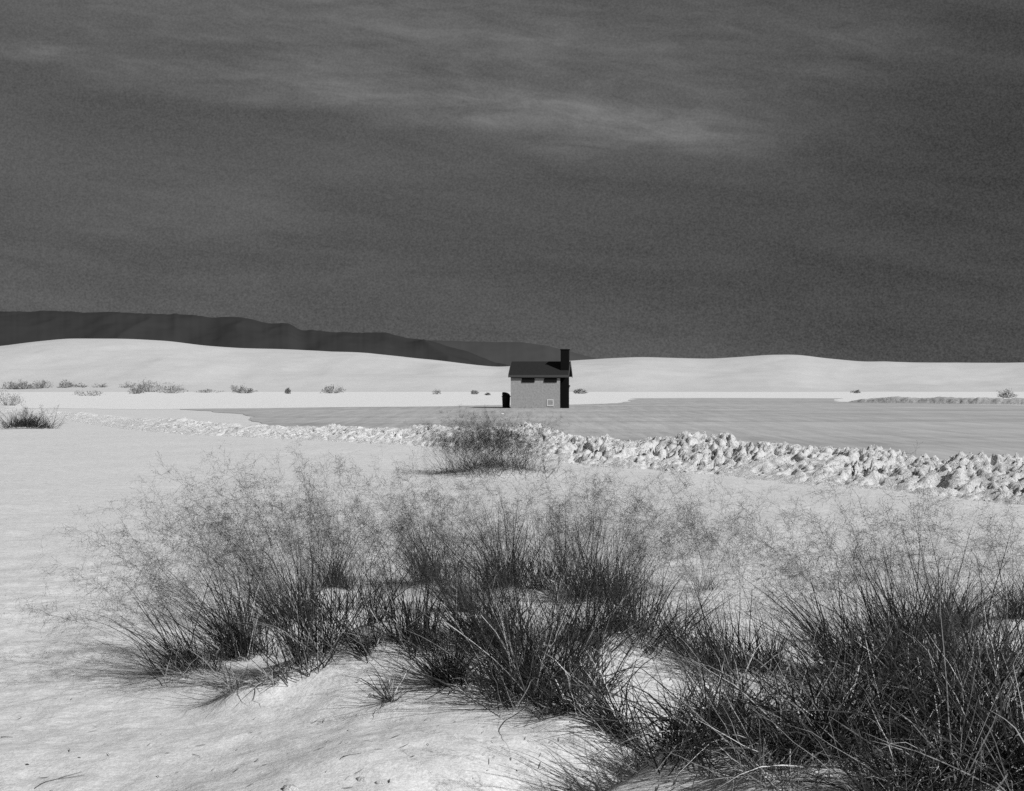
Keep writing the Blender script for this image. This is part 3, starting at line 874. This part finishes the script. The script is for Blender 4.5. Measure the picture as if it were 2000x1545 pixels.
for i, (c, p) in enumerate(zip(CL, CPOS)):
    org = (p[0], p[1], float(ground(p[0], p[1])))
    clump(org, c[2] * (0.86 if c[0] > 1560 and c[1] < 1350 else 1.06 if c[1] < 1240 and c[0] < 1300 else 1.0), int(c[3] * (2.2 if c[0] > 1500 and c[1] > 1400 else 1.6 if c[0] > 1300 else 1.4 if c[1] < 1240 else 1.35)), c[4] * 1.2, c[5], c[6] * 0.92, min(0.92, c[7] * 1.1 + (0.09 if c[0] > 1300 and c[1] > 1400 else 0.0)), int(c[8] * (1.2 if c[0] < 650 else 1.15 if c[0] < 1400 else 1.1)), min(c[9] * 1.1, 1.2) * (1.0 if c[0] < 1500 else 0.86), c[10], 'grass', G1, 1000 + i, droop=(1.35 if c[0] > 1300 and c[1] > 1400 else 0.6))

# bunchgrass farther off
X, Y, Z = BUSH
Z = float(ground(X, Y))
clump((X, Y, Z), 0.56, 1150, 0.95, (-.05, 0), .95, .06, 460, 1.12, 'big hazy bunchgrass bush in front of the toilet building, its shadow stretched left', 'grass', None, 2001, width=0.0045, thread=1.35, nb=22, nl=6)
X, Y = flat(55, 838)
clump((X, Y, float(ground(X, Y))), 0.66, 900, 0.60, (0, 0), .85, .03, 12, 0.9, 'dark bunchgrass clump in open sand at the left edge of the photo', 'grass', None, 2002, width=0.012, thread=3)

# desert shrubs at the foot of the dunes and on the flats
def shrub(px, py, wpx, hpx, label, seed, dens=1.0, name='desert_shrub', z=0.0, group='desert shrubs along the foot of the dunes', dist=None):
    if dist is None:
        X, Y = flat(px, py)
    else:
        Y = dist; X = (px - 1000) / F * Y
        z = EYE - (py - YH) / F * Y
    mpp = Y / F
    w_, h_ = 1.1 * wpx * mpp, 1.2 * hpx * mpp
    rg = np.random.default_rng(seed)
    n = int(48 * dens)
    # stems
    a = rg.random(n) * 2 * np.pi; rr = np.sqrt(rg.random(n))
    tip = np.stack([np.cos(a) * rr * w_ * 0.5, np.sin(a) * rr * w_ * 0.3, h_ * (0.35 + 0.65 * rg.random(n)) * (1 - 0.55 * rr ** 2)], -1)
    b0 = tip * np.array([0.35, 0.35, 0]) + np.array([0, 0, -0.05])
    s = np.linspace(0, 1, 4)
    P = b0[:, None, :] + (tip - b0)[:, None, :] * s[None, :, None] + rg.normal(size=(n, 4, 3)) * h_ * 0.04 * s[None, :, None]
    wv = np.full((n, 4), mpp * 0.75) * (1 - 0.6 * s)[None, :]
    st_ = ribbons(P, wv, side_of(unit(tip - b0), rg))
    # leafy twigs round the stem ends
    m = 9
    q = tip[:, None, :] + rg.normal(size=(n, m, 3)) * np.array([w_ * 0.07, w_ * 0.05, h_ * 0.13])
    q = q.reshape(-1, 3); q[:, 2] = np.maximum(q[:, 2], 0.05 * h_)
    dd = unit(rg.normal(size=q.shape) + np.array([0, 0, 0.5])); l_ = mpp * (1.0 + 3.0 * rg.random(len(q)))
    Q = np.stack([q, q + dd * l_[:, None] * 0.5, q + dd * l_[:, None]], 1)
    wq = mpp * (0.5 + 0.8 * rg.random(len(q)))[:, None] * np.array([[.5, 1, .2]])
    o = tag(link(name, mesh_np(name, *joinrb([st_, ribbons(Q, wq, side_of(dd, rg))]), M_SHRUB), None, (X, Y, z)), label, 'shrub', group)
    return o
SH = [
 (22, 760, 34, 12, .8, 'dark low shrub first from the left in the row at the dune foot'),
 (45, 760, 34, 13, 1.0, 'rounded shrub second from the left in the row at the dune foot'),
 (80, 760, 40, 14, 1.0, 'dense rounded shrub third from the left in the row at the dune foot'),
 (130, 760, 26, 15, .9, 'upright shrub at the dune foot just right of the dense rounded one'),
 (158, 760, 24, 10, .5, 'thin shrub at the dune foot right of the upright one'),
 (195, 759, 30, 9, .4, 'faint sparse shrub at the dune foot left of the largest thicket'),
 (255, 761, 40, 12, .7, 'grey shrub at the left end of the largest thicket under the dune'),
 (292, 765, 50, 19, 1.3, 'tallest shrub in the middle of the largest thicket under the dune'),
 (266, 769, 30, 10, .9, 'dark low shrub in front of the tallest thicket shrub'),
 (334, 768, 46, 16, 1.1, 'dark pointed shrub at the right end of the largest thicket'),
 (172, 773, 50, 9, .6, 'low straggling shrub on the white flat in front of the row'),
 (465, 765, 30, 12, .5, 'pale thin shrub behind the flat dark shrub left of centre'),
 (478, 768, 46, 8, 1.1, 'flat dark shrub on the white strip left of centre'),
 (410, 767, 50, 5, .4, 'very low scatter of a shrub between the thicket and the flat dark shrub'),
 (562, 769, 9, 8, .9, 'tiny round dark shrub on the white strip'),
 (648, 768, 40, 13, 1.1, 'dark pointed shrub on the white strip between the tiny round one and the bin'),
 (853, 770, 14, 7, .35, 'faint small shrub left of the trash bin'),
 (927, 770, 12, 6, .6, 'very small shrub just left of the trash bin'),
 (953, 772, 8, 3, .6, 'speck of a shrub nearest to the trash bin'),
 (1134, 769, 22, 7, 1.0, 'small dark shrub just right of the toilet building'),
 (1966, 777, 32, 13, 1.1, 'dark spiky shrub on the white flat near the right edge'),
 (1672, 768, 16, 5, .4, 'faint little shrub behind the low sand ledge'),
]
for i, (x, y, a, h, d, lab) in enumerate(SH):
    shrub(x, y, a, h, lab, 3000 + i, d, dist=(325 if y <= 762 else 312 if y <= 766 else None))
shrub(16, 792, 52, 24, 'pale straggly shrub at the left edge above the dark bunchgrass clump', 3100, 1.1, group=None)

# ------------------------------------------------------------------ small things lying on the sand
def stick(name, px, py, dx, dy, r, label, mat, cat, seed, bend=0.15, forks=0, lift=0.004):
    p = at(px, py, hum=True)
    rg = np.random.default_rng(seed)
    L = math.hypot(dx, dy); k = 7
    bm = bmesh.new()
    def limb(a, b, r0, r1):
        s = np.linspace(0, 1, k)
        pts = a[None] + (b - a)[None] * s[:, None]
        nrm = np.array([-(b - a)[1], (b - a)[0], 0])
        pts = pts + nrm[None] * (bend * np.sin(np.pi * s))[:, None] + rg.normal(size=(k, 3)) * L * 0.012 * np.array([1, 1, 0.3])
        pts[:, 2] = ground(pts[:, 0] + p[0], pts[:, 1] + p[1]) - p[2] + r0 * 0.7 + lift + s * (b[2] - a[2])
        prev = None
        for i in range(k):
            d = unit(pts[min(i + 1, k - 1)] - pts[max(i - 1, 0)]); sd_ = unit(np.cross(d, [0, 0, 1])); up = np.cross(sd_, d)
            rr = r0 + (r1 - r0) * s[i]
            ring = [bm.verts.new(pts[i] + rr * (math.cos(t) * sd_ + math.sin(t) * up)) for t in np.arange(6) * math.pi / 3]
            if prev:
                for j in range(6):
                    bm.faces.new((prev[j], prev[(j + 1) % 6], ring[(j + 1) % 6], ring[j]))
            else:
                bm.faces.new(ring[::-1])
            prev = ring
        bm.faces.new(prev)
        return pts
    pts = limb(np.zeros(3), np.array([dx, dy, 0.0]), r, r * 0.45)
    for f in range(forks):
        a = pts[3 + f]; ang = math.atan2(dy, dx) + (0.6 if f % 2 else -0.7)
        limb(a, a + np.array([math.cos(ang), math.sin(ang), 0]) * L * 0.45, r * 0.7, r * 0.3)
    o = bobj(name, bm, mat, None)
    o.location = p
    return tag(o, label, cat)
stick('stick', 738, 1166, 0.055, -0.12, 0.007, 'short bleached stick bright on the sand between the grass tufts', M_PALETWIG, 'stick', 1, 0.1)
stick('twig', 665, 1484, 0.085, 0.05, 0.0016500000000000002, 'short dark curved twig on bare sand below the mound', M_DARKTWIG, 'twig', 2, 0.2)
stick('twig', 66, 1541, 0.14, 0.22, 0.0016500000000000002, 'thin forked twig on the sand in the bottom left corner', M_DARKTWIG, 'twig', 3, 0.06, 1)
stick('twig', 376, 1475, 0.05, -0.06, 0.0013750000000000001, 'small pale grey twig on bare sand left of the dark curved twig', M_DARKTWIG, 'twig', 4, 0.1)
stick('twig', 2, 1442, 0.06, 0.0, 0.0022, 'stubby dark twig at the left edge of the sand', M_DARKTWIG, 'twig', 5, 0.05)
def stone(name, px, py, r, label, mat, seed, far=False):
    if far:
        X, Y = flat(px, py); p = (X, Y, 0.004)
    else:
        p = at(px, py, hum=True)
    rg = np.random.default_rng(seed)
    iv, if_ = ICO
    v = iv * (1 + 0.7 * fbm(iv[:, 0] * 1.4 + seed, iv[:, 1] * 1.4 + iv[:, 2], seed, 3))[:, None] * r * np.array([1.25, 0.9, 0.5])
    v[:, 2] += r * 0.12
    o = link(name, mesh_np(name, v, if_, mat), None, p)
    return tag(o, label, 'stone')
stone('pebble', 52, 1494, 0.008, 'small black pebble on the sand in the lower left', M_DARKTWIG, 3)
stone('pebble', 155, 1480, 0.006, 'tiny dark pebble right of the black pebble in the lower left', M_DARKTWIG, 4)
stone('stone', 981, 809, 0.09, 'small white stone on the grey lot in front of the trash bin', M_STONE, 5, True)
stone('sand_clod', 570, 1542, 0.028, 'cracked white sand clod at the bottom edge', M_BERM, 6)
stone('sand_clod', 706, 1524, 0.020, 'crumbled white sand clod above the bottom edge, left of the gully', M_BERM, 7)
stone('sand_clod', 742, 1530, 0.015, 'smallest white sand clod at the bottom, nearest the gully', M_BERM, 8)

# loose dry fragments strewn over the sand
rg = np.random.default_rng(5)
n = 11000
yy_ = 5 + 21 * rg.random(n) ** 1.3; xx_ = (rg.random(n) * 0.85 - 0.40) * yy_
dens_ = 0.12 + 0.88 * sstep(xx_ / yy_, -0.2, 0.1)
keep = rg.random(n) < dens_
xx_, yy_ = xx_[keep], yy_[keep]; n = len(xx_)
an = rg.random(n) * np.pi; l_ = 0.010 + 0.05 * rg.random(n) ** 2
d = np.stack([np.cos(an), np.sin(an), np.zeros(n)], -1)
P = np.stack([xx_, yy_, np.zeros(n)], -1)[:, None, :] + d[:, None, :] * l_[:, None, None] * np.linspace(-.5, .5, 3)[None, :, None]
P[..., 2] = ground(P[..., 0], P[..., 1]) + 0.004 + 0.004 * rg.random((n, 3))
sd_ = np.stack([-np.sin(an), np.cos(an), 0.5 * rg.random(n)], -1)
tag(link('dry_grass_litter', mesh_np('dry_grass_litter', *ribbons(P, (0.002 + 0.004 * rg.random(n))[:, None] * np.array([[.6, 1, .5]]), sd_), M_LITTER)), kind='stuff')
